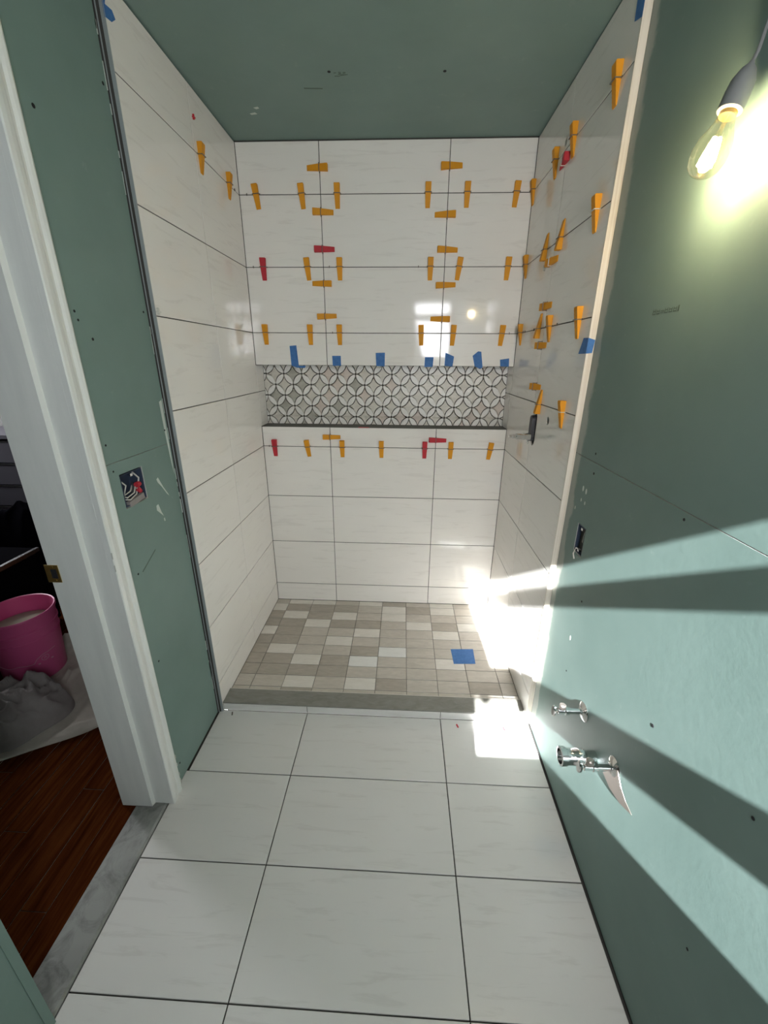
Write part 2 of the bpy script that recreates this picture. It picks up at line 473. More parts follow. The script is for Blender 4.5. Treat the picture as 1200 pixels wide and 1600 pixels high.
# left wall: core, shower tiles, green boards round the switch box, door opening
def panel(name, fr, us, vs, holes, t, mat, parent):
    """flat board of thickness t with rectangular holes; us, vs are the grid lines, holes the skipped cells"""
    bm = bmesh.new(); vt = {}
    def V(u, v, n):
        k = (u, v, n)
        if k not in vt: vt[k] = bm.verts.new((u, v, n))
        return vt[k]
    cells = [(i, j) for i in range(len(us)-1) for j in range(len(vs)-1) if (i, j) not in holes]
    cs = set(cells)
    for i, j in cells:
        a, b, c, d = us[i], us[i+1], vs[j], vs[j+1]
        bm.faces.new((V(a,c,0), V(b,c,0), V(b,d,0), V(a,d,0)))
        bm.faces.new((V(a,d,-t), V(b,d,-t), V(b,c,-t), V(a,c,-t)))
        for (di, dj, p, q) in ((-1,0,(a,d),(a,c)), (1,0,(b,c),(b,d)), (0,-1,(a,c),(b,c)), (0,1,(b,d),(a,d))):
            if (i+di, j+dj) not in cs:
                f = bm.faces.new((V(*q,0), V(*p,0), V(*p,-t), V(*q,-t))); f.material_index = 1
    me = bpy.data.meshes.new(name); bm.to_mesh(me); bm.free(); me.materials.append(mat); me.materials.append(M_gypsum)
    return ob(name, me, parent, fr(0, 0))
wl = MB()
wl.box((-0.845, -1.36, -0.02), (-0.790, 1.0, CZ)).box((-0.845, -3.1, -0.02), (-0.737, -1.8878, CZ)).box((-0.845, -1.8878, 2.20), (-0.737, -1.36, CZ))
wl.box((-0.79, -1.34, -0.02), (-0.737, -1.235, CZ)).box((-0.79, -1.10, -0.02), (-0.737, -0.929, CZ)).box((-0.79, -0.92, -0.02), (-0.7120, 0.2, CZ))
wl.box((-0.79, -1.235, -0.02), (-0.737, -1.10, 1.10)).box((-0.79, -1.235, 1.26), (-0.737, -1.10, CZ))
wall_left = wl.build('wall_left', M_dark); tag(wall_left, kind='structure')
FL = lambda y, z: F_left(y, z, BL)
panel('green_board', FL, [-1.345, -0.928], [1.2752, CZ-0.003], set(), 0.0125, M_green, wall_left)
panel('green_board', FL, [-1.345, -1.225, -1.1130, -0.928], [0.006, 1.1270, 1.2350, 1.2732], {(1, 1)}, 0.0125, M_green, wall_left)
panel('green_board', FL, [-3.08, -1.8888], [-0.004, 1.2732], set(), 0.0125, M_green, wall_left)
panel('green_board', FL, [-3.08, -1.8888], [1.2752, CZ-0.003], set(), 0.0125, M_green, wall_left)
panel('green_board', FL, [-1.8868, -1.347], [2.22, CZ-0.003], set(), 0.0125, M_green, wall_left)
MB().box((BL-0.11, -1.8902, -0.004), (BL+0.0012, -1.8868, 2.2)).box((BL, -1.906, -0.004), (BL+0.0016, -1.8868, 2.2)).build('corner_strip', M_green, wall_left)
MB().box((-0.845, -1.8890, -0.01), (-0.737, -1.8860, 2.2)).build('reveal_board', M_green, wall_left)
for a, b in zip([CZ-0.004, *ROWS], [*ROWS, 0.0325]):
    put_tile(wall_left, F_left, -0.9150, JL, b, a); put_tile(wall_left, F_left, JL, 0.0, b, a)
put_tile(wall_left, F_left, 0.0, 0.1215, 1.3845, 1.5281); put_tile(wall_left, F_left, 0.0, 0.1215, 1.1922, 1.3845)
# tile down to the curb foot in front
put_tile(wall_left, F_left, -0.9150, -0.822, 0.002, 0.0325)
MB().box((-0.7222, -0.9182, 0.0), (XL+0.0012, -0.9152, 2.50)).box((-0.7222, -0.9225, 0.0), (-0.7195, -0.918, 2.50)).build('tile_edge_strip', M_trimL, wall_left)
# ragged board edge: little tears and smears next to the dark gap
rag = MB()
for q in range(22):
    z = rr(0.05, 2.45); h = rr(0.01, 0.10); w = rr(0.001, 0.004)
    rag.box((BL-0.004, -0.930, z), (BL+0.0012, -0.930+w, z+h))
tag(rag.build('torn_paper_edge', M_scuff, wall_left), kind='stuff')

# right wall
wr = MB().box((BR+0.0135, -3.1, -0.02), (BR+0.12, -0.90, CZ)).box((XR+0.0085, -0.9105, -0.02), (BR+0.12, 0.2, CZ))
wall_right = wr.build('wall_right', M_dark); tag(wall_right, kind='structure')
FR = lambda y, z: F_right(y, z, BR)      # u = -Y: local u of a board is measured as -y
def FRb(u, v): return frame((BR, 0, 0), (0, -1, 0), (0, 0, 1))
panel('green_board', FRb, [0.9155, 3.08], [1.2612, CZ-0.003], set(), 0.0125, M_greenR, wall_right)
panel('green_board', FRb, [0.9155, 1.0310, 1.0940, 3.08], [0.004, 0.9380, 1.0420, 1.2590], {(1, 1)}, 0.0125, M_greenR, wall_right)
rt = []
for a, b in zip([CZ-0.004, *ROWS], [*ROWS, 0.0325]):
    rt.append(put_tile(wall_right, F_right, -0.9113, JR, b, a)); rt.append(put_tile(wall_right, F_right, JR, 0.0, b, a))
put_tile(wall_right, F_right, 0.0, 0.1215, 1.3845, 1.5281); put_tile(wall_right, F_right, 0.0, 0.1215, 1.1922, 1.3845)
put_tile(wall_right, F_right, -0.9113, -0.822, 0.002, 0.0325)
# real openings drilled through the right-hand tiles (valve slot, spout hole, shower-arm hole)
bpy.context.view_layer.update()
def cut(o, loops):
    """cut round or slotted openings into tile o; loops = list of (y, z) outlines on the wall"""
    me = o.data.copy(); o.data = me
    mi = o.matrix_local.inverted()
    for loop in loops:
        P = [mi @ Vector((XR, y, z)) for y, z in loop]
        c = sum(P, Vector())/len(P)
        cb = bmesh.new(); lo = [cb.verts.new((p.x, p.y, -0.02)) for p in P]; hi = [cb.verts.new((p.x, p.y, 0.02)) for p in P]
        n = len(P); cb.faces.new(hi); cb.faces.new(lo[::-1])
        for k in range(n): cb.faces.new((lo[k], lo[(k+1) % n], hi[(k+1) % n], hi[k]))
        bmesh.ops.recalc_face_normals(cb, faces=cb.faces)
        cm = bpy.data.meshes.new('c'); cb.to_mesh(cm); cb.free()
        co = bpy.data.objects.new('c', cm); COL.objects.link(co)
        o.data = me
        md = o.modifiers.new('b', 'BOOLEAN'); md.operation = 'DIFFERENCE'; md.object = co; md.solver = 'EXACT'
        co.matrix_world = o.matrix_local.copy()
        bpy.context.view_layer.update()
        dg = bpy.context.evaluated_depsgraph_get()
        me = bpy.data.meshes.new_from_object(o.evaluated_get(dg)); o.modifiers.clear(); o.data = me
        bpy.data.objects.remove(co)
def circ(y, z, r, n=18): return [(y+r*math.cos(2*math.pi*k/n), z+r*math.sin(2*math.pi*k/n)) for k in range(n)]
def slot(y, z0, z1, r):
    return [(y+r*math.cos(a), z1+r*math.sin(a)) for a in [math.pi*k/8 for k in range(9)]] + [(y+r*math.cos(a), z0+r*math.sin(a)) for a in [math.pi+math.pi*k/8 for k in range(9)]]
SLOTY = -0.478
def tile_at(y, z):
    for o in rt:
        p = o.matrix_local.inverted() @ Vector((XR, y, z)); bb = [v.co for v in o.data.vertices]
        if abs(p.x) < max(v.x for v in bb) and abs(p.y) < max(v.y for v in bb): return o
cut(tile_at(SLOTY-0.03, 1.27), [slot(SLOTY, 1.228, 1.320, 0.030), circ(-0.643, 1.330, 0.017)])
cut(tile_at(-0.40, 2.33), [circ(-0.412, 2.330, 0.014)])
MB().box((XR-0.0004, -0.9128, 0.0), (BR+0.001, -0.9098, 2.50)).build('tile_edge_strip', M_trimR, wall_right)
MB().box((XR-0.0006, -0.9140, 0.0), (XR+0.0060, -0.9098, 2.50)).build('tile_edge_bead', M_trimR, wall_right)

# rear wall with the window opening, ceiling, hall shell
wrr = MB().box((BL-0.15, -3.1, -0.05), (0.225, -3.0, CZ)).box((0.66, -3.1, -0.05), (BR+0.12, -3.0, CZ)).box((0.225, -3.1, -0.05), (0.66, -3.0, 1.21)).box((0.225, -3.1, 2.28), (0.66, -3.0, CZ)).box((0.225, -3.02, 2.172), (0.66, -3.0, 2.29))
wall_rear = wrr.build('wall_rear', M_green); tag(wall_rear, kind='structure')
win = MB().box((0.222, -3.025, 1.2), (0.238, -2.990, 2.20)).box((0.64, -3.025, 1.2), (0.663, -2.990, 2.20)).box((0.222, -3.025, 2.172), (0.663, -2.990, 2.2)).box((0.20, -3.03, 1.205), (0.685, -2.985, 1.2345)).build('window_1', M_white)
tag(win, kind='structure')
MB().box((0.236, -3.012, 1.463), (0.642, -2.995, 1.595)).build('meeting_rail', M_white, win)
MB().box((0.236, -3.012, 1.983), (0.642, -2.995, 2.066)).build('upper_rail', M_white, win)
MB().add([(0.258, -3.0, 1.465), (0.318, -3.0, 1.465), (0.300, -3.0, 1.446), (0.285, -3.0, 1.440), (0.268, -3.0, 1.446),
          (0.258, -3.01, 1.465), (0.318, -3.01, 1.465), (0.300, -3.01, 1.446), (0.285, -3.01, 1.440), (0.268, -3.01, 1.446)],
         [(0,1,2,3,4), (9,8,7,6,5), (0,5,6,1), (1,6,7,2), (2,7,8,3), (3,8,9,4), (4,9,5,0)]).build('bump_shadow_caster', M_white, win)  # added out of view to cast the rounded bump in the sun patch
MB().add([(0.236, -3.005, 1.59), (0.338, -3.005, 1.59), (0.306, -3.005, 1.74), (0.250, -3.005, 1.96), (0.236, -3.005, 1.98),
          (0.236, -3.0, 1.59), (0.338, -3.0, 1.59), (0.306, -3.0, 1.74), (0.250, -3.0, 1.96), (0.236, -3.0, 1.98)],
         [(4,3,2,1,0), (5,6,7,8,9), (0,1,6,5), (1,2,7,6), (2,3,8,7), (3,4,9,8), (4,0,5,9)]).build('slant_shadow_caster', M_white, win)  # unseen shape, added to give the sun patch its slanted left edge

ceil = MB().box((BL-0.15, -3.1, CZ), (BR+0.12, 0.2, CZ+0.08)).build('ceiling', M_green); tag(ceil, kind='structure')
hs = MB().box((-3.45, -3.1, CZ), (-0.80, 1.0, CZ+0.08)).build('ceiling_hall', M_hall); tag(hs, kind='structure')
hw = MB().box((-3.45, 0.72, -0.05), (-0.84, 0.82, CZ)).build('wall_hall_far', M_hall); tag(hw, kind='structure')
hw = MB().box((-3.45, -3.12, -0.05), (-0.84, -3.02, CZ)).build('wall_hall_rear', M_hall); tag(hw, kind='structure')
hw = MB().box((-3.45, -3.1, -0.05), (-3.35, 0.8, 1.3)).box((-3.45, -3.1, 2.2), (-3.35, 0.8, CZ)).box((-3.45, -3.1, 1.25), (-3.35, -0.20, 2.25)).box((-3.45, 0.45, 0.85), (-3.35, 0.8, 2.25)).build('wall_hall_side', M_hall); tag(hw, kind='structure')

# screws and marks on the boards
def screw(parent, M, r=0.0042):
    MB().lathe([(r, 0.0), (r, 0.0007), (r*0.7, 0.0009)], 10).build('screw_head', M_black, parent, M)
for y, z in [(-1.2298, 2.0869), (-1.2511, 1.6717), (-1.2449, 1.6516), (-1.2068, 1.6078), (-0.9480, 1.6987), (-0.9480, 1.3227), (-1.251, 1.3289), (-1.2448, 1.2508), (-1.2394, 0.9108), (-1.2374, 0.5637), (-1.2499, 0.0848), (-0.9440, 2.2632)]:
    screw(wall_left, FL(y, z), rr(0.003, 0.005))
for y, z in [(-1.0619, 1.2872), (-1.0741, 1.226), (-1.5152, 1.2427), (-1.1593, 0.8084), (-1.1503, 0.5125), (-1.8661, 0.8352), (-1.8603, 0.4273), (-1.601, 0.7497)]:
    screw(wall_right, FR(y, z), rr(0.003, 0.005))
for x, y in [(-0.1744, -0.4722), (0.2345, -0.4618)]:
    screw(ceil, frame((x, y, CZ), (1, 0, 0), (0, -1, 0)), 0.006)
def smear(parent, M, pts, name='compound_smear', mat=None):
    poly_slab(name, pts, 0.0005, mat or M_scuff, parent, M, 0.0008)
smear(wall_left, FL(0, 0), [(-1.050, 1.172), (-1.040, 1.176), (-1.018, 1.135), (-1.000, 1.108), (-0.992, 1.095), (-1.004, 1.106), (-1.028, 1.140), (-1.046, 1.160)])
smear(wall_left, FL(0, 0), [(-1.078, 1.086), (-1.066, 1.088), (-1.056, 1.056), (-1.048, 1.038), (-1.062, 1.052), (-1.080, 1.070)])
smear(wall_left, FL(0, 0), [(-1.050, 1.030), (-1.044, 1.030), (-1.043, 1.018), (-1.049, 1.018)])
smear(wall_left, FL(0, 0), [(-0.952, 1.42), (-0.936, 1.425), (-0.936, 1.16), (-0.942, 1.20), (-0.949, 1.31)])
M_pencil = new_mat('pencil_mark', (0.10, 0.14, 0.12), 0.9)
smear(wall_left, FL(0, 0), [(-1.218, 0.908), (-1.216, 0.904), (-1.130, 0.944), (-1.131, 0.948)], 'pencil_line', M_pencil)
cm = frame((0, 0, CZ), (1, 0, 0), (0, -1, 0))
smear(ceil, cm, [(-0.55, 0.22), (-0.525, 0.228), (-0.518, 0.216), (-0.545, 0.210)])
smear(ceil, cm, [(-0.520, 0.262), (-0.500, 0.268), (-0.497, 0.256), (-0.512, 0.250)])
smear(ceil, cm, [(-0.285, 0.385), (-0.215, 0.380), (-0.215, 0.374), (-0.285, 0.378)], 'pencil_line', M_pencil)
for q in range(14):
    a, b = -0.165+rr(0, 0.045), 0.455+rr(-0.012, 0.012)
    smear(ceil, cm, [(a, b), (a+0.010, b+0.001), (a+0.011, b+0.005), (a+0.001, b+0.004)], 'scuff', M_pencil)
for y, z, r in [(-1.02, 1.16, 0.006), (-1.045, 1.157, 0.006), (-1.02, 1.12, 0.004), (-1.05, 1.118, 0.004), (-0.985, 1.08, 0.004), (-1.13, 0.64, 0.006)]:
    smear(wall_right, FR(y, z), [(r*math.cos(a), 1.7*r*math.sin(a)) for a in [k*math.pi/4 for k in range(8)]])
# faint printed stamp on the right board (blurred beyond reading in the photograph): short dark strokes
u0, z0 = 1.218, 1.668
for k, (w, h) in enumerate([(0.012, 0.012), (0.012, 0.010), (0.014, 0.008), (0.012, 0.011), (0.012, 0.010), (0.012, 0.010), (0.004, 0.012)]):
    u = u0 + k*0.0165
    M = frame((BR, -u, z0), (0, -1, 0), (0, 0, 1))
    for (a, b, c, d) in (((0, 0, 0.002, h), (0, 0, w, 0.002), (w-0.002, 0, w, h), (0, h*0.55, w, h*0.55+0.002)) if k not in (2,) else ((0, h*0.3, w, h*0.3+0.0018), (0, h*0.7, w, h*0.7+0.0018))):
        poly_slab('printed_stroke', [(a, b), (c, b), (c, d), (a, d)], 0.0003, M_pencil, wall_right, M)

# ------------------------------------------------------------------ CURB
curb = empty('shower_curb', (0, -0.865, 0.0))
tag(curb, 'low curb with dark grey stone top between the shower mosaic and the bathroom floor', 'curb')
def inplace(o, parent):      # give a mesh built in world coordinates to an empty
    o.parent = parent; o.matrix_parent_inverse = parent.matrix_world.inverted(); return o
bpy.context.view_layer.update()
inplace(MB().box((BL+0.004, -0.9060, 0.0), (BR-0.004, -0.8215, 0.041)).build('curb_core', M_dark), curb)
cap = MB().add([(XL+0.001, -0.9095, 0.041), (XR-0.001, -0.9095, 0.041), (XR-0.001, -0.8230, 0.041), (XL+0.001, -0.8230, 0.041),
                (XL+0.001, -0.9095, 0.0475), (XR-0.001, -0.9095, 0.0475), (XR-0.001, -0.8230, 0.0480), (XL+0.001, -0.8230, 0.0480)],
               [(0,3,2,1),(4,5,6,7),(0,1,5,4),(1,2,6,5),(2,3,7,6),(3,0,4,7)])
inplace(cap.build('stone_cap', M_curb), curb)
inplace(MB().box((XL+0.001, -0.8228, 0.030), (XR-0.001, -0.8175, 0.0455)).build('edge_strip', M_sL), curb)
for a, b in zip([XL+0.001, -0.3042, 0.3170], [-0.3042, 0.3170, XR+0.010]):
    o = ob('riser_tile', tile_mesh(b-a-0.0025, 0.0385, 0.006, M_ftile), curb)
    o.matrix_local = Matrix.Translation((0, 0.865, 0)) @ F_back((a+b)/2, 0.0205, -0.9105)

# threshold
th = MB().add([(-0.843, -1.905, -0.02), (-0.7325, -1.905, -0.02), (-0.7325, -1.340, -0.02), (-0.843, -1.340, -0.02),
               (-0.843, -1.905, 0.004), (-0.7400, -1.905, 0.004), (-0.7400, -1.340, 0.004), (-0.843, -1.340, 0.004),
               (-0.7325, -1.905, 0.000), (-0.7325, -1.340, 0.000)],
              [(0,3,2,1),(4,5,6,7),(5,8,9,6),(0,1,8,5,4),(3,7,6,9,2),(3,0,4,7),(1,2,9,8)])
tho = th.build('threshold', M_marble); tag(tho, 'grey veined marble threshold strip between white floor tile and dark hardwood', 'threshold')

# ------------------------------------------------------------------ DOOR FRAME
dr = MB().box((-0.7400, -1.3500, 0.004), (-0.7242, -1.3360, 2.15)).box((-0.895, -1.3495, 0.002), (-0.7395, -1.3350, 2.15)).build('door_1', M_door)
tag(dr, kind='structure')
MB().box((-0.895, -1.8868, 2.12), (-0.7242, -1.3495, 2.15)).build('head_jamb', M_door, dr)
st = MB().add([(-0.778, -1.349, 0.002), (-0.782, -1.3640, 0.002), (-0.840, -1.3640, 0.002), (-0.840, -1.349, 0.002),
               (-0.778, -1.349, 2.12), (-0.782, -1.3640, 2.12), (-0.840, -1.3640, 2.12), (-0.840, -1.349, 2.12)],
              [(0,1,2,3),(7,6,5,4),(0,4,5,1),(1,5,6,2),(2,6,7,3),(3,7,4,0)])
st.build('door_stop', M_door, dr)
MB().box((-0.895, -1.3636, 0.002), (-0.8402, -1.349, 2.12)).build('rabbet_strip', M_door, dr)
# moulded casing: profile in (y, x), swept up z
cp = [(-1.3497, -0.7242), (-1.3497, -0.7085), (-1.3470, -0.7060), (-1.3360, -0.7050), (-1.3240, -0.7070), (-1.3150, -0.7115), (-1.3080, -0.7125), (-1.3020, -0.7080), (-1.2950, -0.7060), (-1.2885, -0.7085), (-1.2865, -0.7150), (-1.2865, -0.7242)]
nc = len(cp)
cas = MB().add([(x, y, 0.0) for y, x in cp] + [(x, y, 2.28) for y, x in cp],
               [tuple(range(nc))[::-1], tuple(range(nc, 2*nc))] + [(i, (i+1) % nc, nc+(i+1) % nc, nc+i) for i in range(nc)])
cas.build('casing', M_door, dr)
chip = MB()
for z in (0.03, 0.07, 0.12, 0.16, 0.98, 1.02):
    chip.box((-0.7078, -1.2905, z), (-0.7058, -1.2875, z+rr(0.01, 0.03))) if z < 0.5 else chip.box((-0.7085, -1.3503, z), (-0.7060, -1.3480, z+0.02))
tag(chip.build('chipped_paint', M_gypsum, dr), kind='stuff')
# strike plate with its hole and two screws
sp = panel('strike_plate', lambda u, v: frame((-0.884, -1.3638, 0.976), (1, 0, 0), (0, 0, 1)), [-0.021, -0.006, 0.012, 0.019], [-0.028, -0.015, 0.015, 0.028], {(1, 1)}, 0.0015, M_brass, dr)
bpy.context.view_layer.update()
sp.matrix_local = sp.matrix_local @ Matrix.Translation((0, 0, 0.0012))
sp.data.materials[1] = M_brass
MB().box((-0.006, -0.015, -0.0015), (0.012, 0.015, -0.0003)).build('latch_hole', M_black, sp)
for s in (-1, 1): MB().lathe([(0.0035, 0), (0.0035, 0.0008)], 10).build('screw_head', M_brass, sp, Matrix.Translation((0.002, s*0.0215, 0)))

# ------------------------------------------------------------------ LEVELING WEDGES
WL, WW, WH = 0.100, 0.027, 0.021
def wedge_mesh(mat):
    # local: x across, y along (thick end at +y), z out; origin where the clip sits
    y1, y0 = 0.040, 0.040-WL
    prof = [(y1, 0.0), (y1, WH*0.92), (y1-0.003, WH)]
    n = 9
    for k in range(n):
        t0 = (k+0.15)/n; t1 = (k+0.85)/n
        yy = lambda t: (y1-0.005) + (y0+0.004-(y1-0.005))*t
        hh = lambda t: WH + (0.0035-WH)*t
        prof += [(yy(t0), hh(t0)), (yy(t1), hh(t1)+0.0004)]
    prof += [(y0, 0.0018), (y0, 0.0)]
    m = len(prof); v = []
    for s in (-1, 1):
        for (y, z) in prof:
            hw = WW/2*(0.80+0.20*min(1, (y-y0)/WL*1.6))
            v.append((s*hw, y, z))
    f = [tuple(range(m)), tuple(range(2*m-1, m-1, -1))] + [(i, m+i, m+(i+1) % m, (i+1) % m) for i in range(m)]
    bm = bmesh.new(); vs = [bm.verts.new(p) for p in v]
    for q in f: bm.faces.new([vs[i] for i in q])
    bmesh.ops.recalc_face_normals(bm, faces=bm.faces)
    me = bpy.data.meshes.new('wedge'); bm.to_mesh(me); bm.free(); me.materials.append(mat); return me
def clip_mesh(mat):
    b = MB(); h = 0.0165; w = WW/2+0.003
    b.box((-w, -0.0016, h), (w, 0.0016, h+0.0022)).box((-w, -0.0012, -0.002), (-w+0.0022, 0.0012, h)).box((w-0.0022, -0.0012, -0.002), (w, 0.0012, h))
    b.box((-w-0.002, -0.0030, -0.001), (w+0.002, 0.0030, 0.0008))
    return mesh('clip', b.v, b.f, mat)
WM = {'orange': wedge_mesh(M_orange), 'red': wedge_mesh(M_red)}
CMs = [clip_mesh(M_clip), clip_mesh(M_clipw)]
def wedge(M, colour, label, group, clear=False, clip=True):
    o = empty('leveling_wedge', M=M); tag(o, label, 'wedge', group)
    ob('wedge', WM[colour], o); 
    if clip: ob('clip', CMs[1 if clear else 0], o)
    return o
RZ = lambda a: Matrix.Rotation(a, 4, 'Z')
GB = 'tile leveling wedges on the shower back wall'
GR = 'tile leveling wedges on the right shower wall'
GL = 'tile leveling wedges on the left shower wall'
ordn = ['first', 'second', 'third', 'fourth', 'fifth', 'sixth', 'seventh']
rowsB = [
    ('topmost joint', ROWS[0], [(-0.618, 0.11), (-0.396, 0.08), (-0.224, 0), (0.210, 0), (0.395, 0), (0.625, -0.06)], 'orange'),
    ('second joint down', ROWS[1], [(-0.612, 0, 'red'), (-0.386, 0.08), (-0.222, 0), (0.235, 0), (0.378, -0.12), (0.618, -0.03)], 'orange'),
    ('joint above the blue tapes', ROWS[2], [(-0.631, 0), (-0.389, 0), (-0.232, 0), (0.200, 0.05), (0.368, -0.04), (0.621, -0.05)], 'orange'),
    ('joint below the niche', ROWS[4], [(-0.634, 0, 'red'), (-0.440, 0.12), (-0.236, 0), (-0.007, 0), (0.244, 0, 'red'), (0.393, 0), (0.619, -0.1)], 'orange')]
for nm, z, L, _ in rowsB:
    for k, q in enumerate(L):
        c = q[2] if len(q) > 2 else 'orange'
        wedge(F_back(q[0], z) @ RZ(q[1]), c, '%s upright wedge, %s from left, %s, back wall' % (c, ordn[k], nm), GB)
hb = [(-W2, 2.405, 'left', 'near the ceiling'), (-W2, 2.230, 'left', 'under the topmost joint'), (-W2, 2.074, 'left', 'above the second joint'),
      (-W2, 1.922, 'left', 'under the second joint'), (-W2, 1.770, 'left', 'above the third joint'),
      (W2, 2.406, 'right', 'near the ceiling'), (W2, 2.216, 'right', 'under the topmost joint'), (W2, 2.070, 'right', 'above the second joint'),
      (W2, 1.915, 'right', 'under the second joint'), (W2, 1.759, 'right', 'above the third joint'),
      (-W2, 1.137, 'left', 'right below the niche'), (W2, 1.128, 'right', 'right below the niche')]
for k, (x, z, side, wh) in enumerate(hb):
    c = 'red' if k in (2, 11) else 'orange'
    a = math.pi/2 if k % 3 else -math.pi/2
    wedge(F_back(x, z) @ RZ(a + rr(-0.04, 0.04)), c, '%s sideways wedge on the back wall\'s %s vertical joint, %s' % (c, side, wh), GB)
# right wall: (y, z, rotation, colour, label, clear clip)
pi = math.pi
rw = [(-0.826, ROWS[0], 0.0, 'orange', 'orange wedge highest and nearest the camera on the right shower wall', 0),
      (-0.512, ROWS[0], 0.0, 'orange', 'orange wedge beside the small black hole at the top of the right wall', 0),
      (-0.327, ROWS[0], 0.0, 'orange', 'orange wedge left of the red wedge at the top of the right wall', 0),
      (-0.024, ROWS[0], 0.0, 'orange', 'orange wedge in the back corner on the topmost joint of the right wall', 0),
      (JR, 2.262, -pi/2, 'red', 'red wedge lying across the vertical joint at the top of the right wall', 1),
      (-0.823, ROWS[1], 0.0, 'orange', 'orange wedge nearest the pale edge strip on the second joint of the right wall', 1),
      (-0.516, ROWS[1], pi, 'orange', 'upside-down orange wedge with its point up, second joint of the right wall', 0),
      (-0.332, ROWS[1], pi, 'orange', 'upside-down orange wedge above the white clip stub on the right wall', 0),
      (JR, 1.934, pi/2, 'orange', 'orange wedge lying across the vertical joint beside the white clip stub, right wall', 1),
      (-0.042, ROWS[1], 0.0, 'orange', 'orange wedge in the back corner on the second joint of the right wall', 0),
      (-0.817, ROWS[2], 0.0, 'orange', 'orange wedge just above the blue tape on the pale edge strip', 0),
      (-0.523, ROWS[2], 0.0, 'orange', 'orange point-down wedge mid-wall on the third joint of the right wall', 0),
      (-0.382, ROWS[2], pi-0.05, 'orange', 'slim upside-down orange wedge on the third joint of the right wall', 0),
      (-0.083, ROWS[2], 0.0, 'orange', 'orange wedge in the back corner on the third joint of the right wall', 0),
      (JR, 1.772, pi/2, 'orange', 'orange wedge seen end-on above the third joint of the right wall', 0),
      (JR, 1.621, pi/2, 'orange', 'orange wedge seen end-on below the third joint of the right wall', 0),
      (JR, 1.452, pi/2, 'orange', 'orange wedge seen end-on above the black valve slot', 0),
      (-0.523, ROWS[3], pi, 'orange', 'upside-down orange wedge touching the black valve slot', 0),
      (-0.796, ROWS[3], 0.0, 'orange', 'orange wedge with white crumbs of thinset right of the valve slot', 1)]
for y, z, a, c, lb, cl in rw:
    wedge(F_right(y, z) @ RZ(a), c, lb, GR, bool(cl))
wedge(F_left(-0.412, ROWS[0]), 'orange', 'orange wedge on the left shower wall, the nearer of the two', GL)
wedge(F_left(-0.137, ROWS[0]), 'orange', 'orange wedge on the left shower wall, the one close to the back corner', GL)
# broken-off clip stubs left in the joints
def stub(parent, M, mat=M_clip, s=1.0):
    MB().box((-0.004*s, -0.001*s, 0), (0.004*s, 0.001*s, 0.005*s)).box((-0.0015*s, -0.004*s, 0), (0.0015*s, 0.006*s, 0.004*s)).build('clip_stub', mat, parent, M)
for x, z in [(-0.665, ROWS[0]), (-0.665, ROWS[1]), (-0.275, ROWS[1]), (0.175, ROWS[1]), (-0.27, ROWS[2]), (0.66, ROWS[2]), (-0.668, ROWS[4])]:
    stub(wall_back, F_back(x, z))
stub(wall_left, F_left(-0.062, ROWS[0])); stub(wall_left, F_left(-0.432, 2.412), M_red, 1.6)
stub(wall_left, F_left(-0.905, 1.703), M_clipw, 2.0)
stub(wall_right, F_right(-0.345, 1.925), M_clipw, 2.2); stub(wall_right, F_right(-0.30, ROWS[0]+0.0), M_clip, 1.5)
for y in (-0.12, -0.15, -0.30, -0.60): stub(wall_right, F_right(y, ROWS[2]))
# red and dark spacer tips by the curb foot
for x, y, m in [(0.392, -0.945, M_red), (0.60, -0.950, M_red), (-0.655, -0.930, M_clip)]:
    MB().box((-0.003, -0.009, 0), (0.003, 0.009, 0.0025)).build('spacer_tip', m, floor, F_floor(x, y, 0) @ RZ(0.3))
MB().box((-0.03, -0.0015, 0), (0.03, 0.0015, 0.003)).build('spacer_tip', M_red, wall_back, F_back(-0.11, 1.1935, 0.002))

# ------------------------------------------------------------------ BLUE TAPE
def tape(pts, M, label, group='blue tape along the top edge of the niche', lift=0.0004):
    cx = sum(p[0] for p in pts)/len(pts); cy = sum(p[1] for p in pts)/len(pts)
    P = [(p[0]-cx, p[1]-cy) for p in pts]
    if sum(P[k-1][0]*P[k][1]-P[k][0]*P[k-1][1] for k in range(len(P))) < 0: P = P[::-1]
    o = poly_slab('tape_strip', P, 0.0007, M_tape, None, M @ Matrix.Translation((cx, cy, 0)), 0.0002, lift)
    return tag(o, label, 'tape', group)
T = [[(-0.507, 1.6257), (-0.47, 1.629), (-0.4631, 1.5249), (-0.4489, 1.5249), (-0.424, 1.5251), (-0.4318, 1.5135), (-0.4744, 1.5148), (-0.5038, 1.5262)],
     [(-0.2771, 1.5769), (-0.23, 1.5771), (-0.2298, 1.5265), (-0.2756, 1.5261)],
     [(-0.0404, 1.5928), (0.0097, 1.5946), (0.0084, 1.5248), (-0.037, 1.5261)],
     [(0.2253, 1.5734), (0.2716, 1.5736), (0.2689, 1.5233), (0.2239, 1.523)],
     [(0.3336, 1.5964), (0.3808, 1.5775), (0.3756, 1.5257), (0.3323, 1.5303)],
     [(0.4793, 1.5813), (0.5062, 1.6038), (0.5232, 1.6023), (0.537, 1.5236), (0.5241, 1.5153), (0.4939, 1.5282)],
     [(0.6262, 1.563), (0.6735, 1.5697), (0.6765, 1.5278), (0.6304, 1.5291)]]
TLb = ['tall blue tape with a folded tail, leftmost above the niche', 'short square blue tape, second from the left above the niche',
       'blue tape above the middle of the niche, third from the left', 'short square blue tape left of the right vertical joint above the niche',
       'slanted-top blue tape just right of the right vertical joint above the niche', 'pointed blue tape second from the right above the niche',
       'small blue tape in the right corner above the niche']
for p, l in zip(T, TLb): tape(p, F_back(0, 0), l)
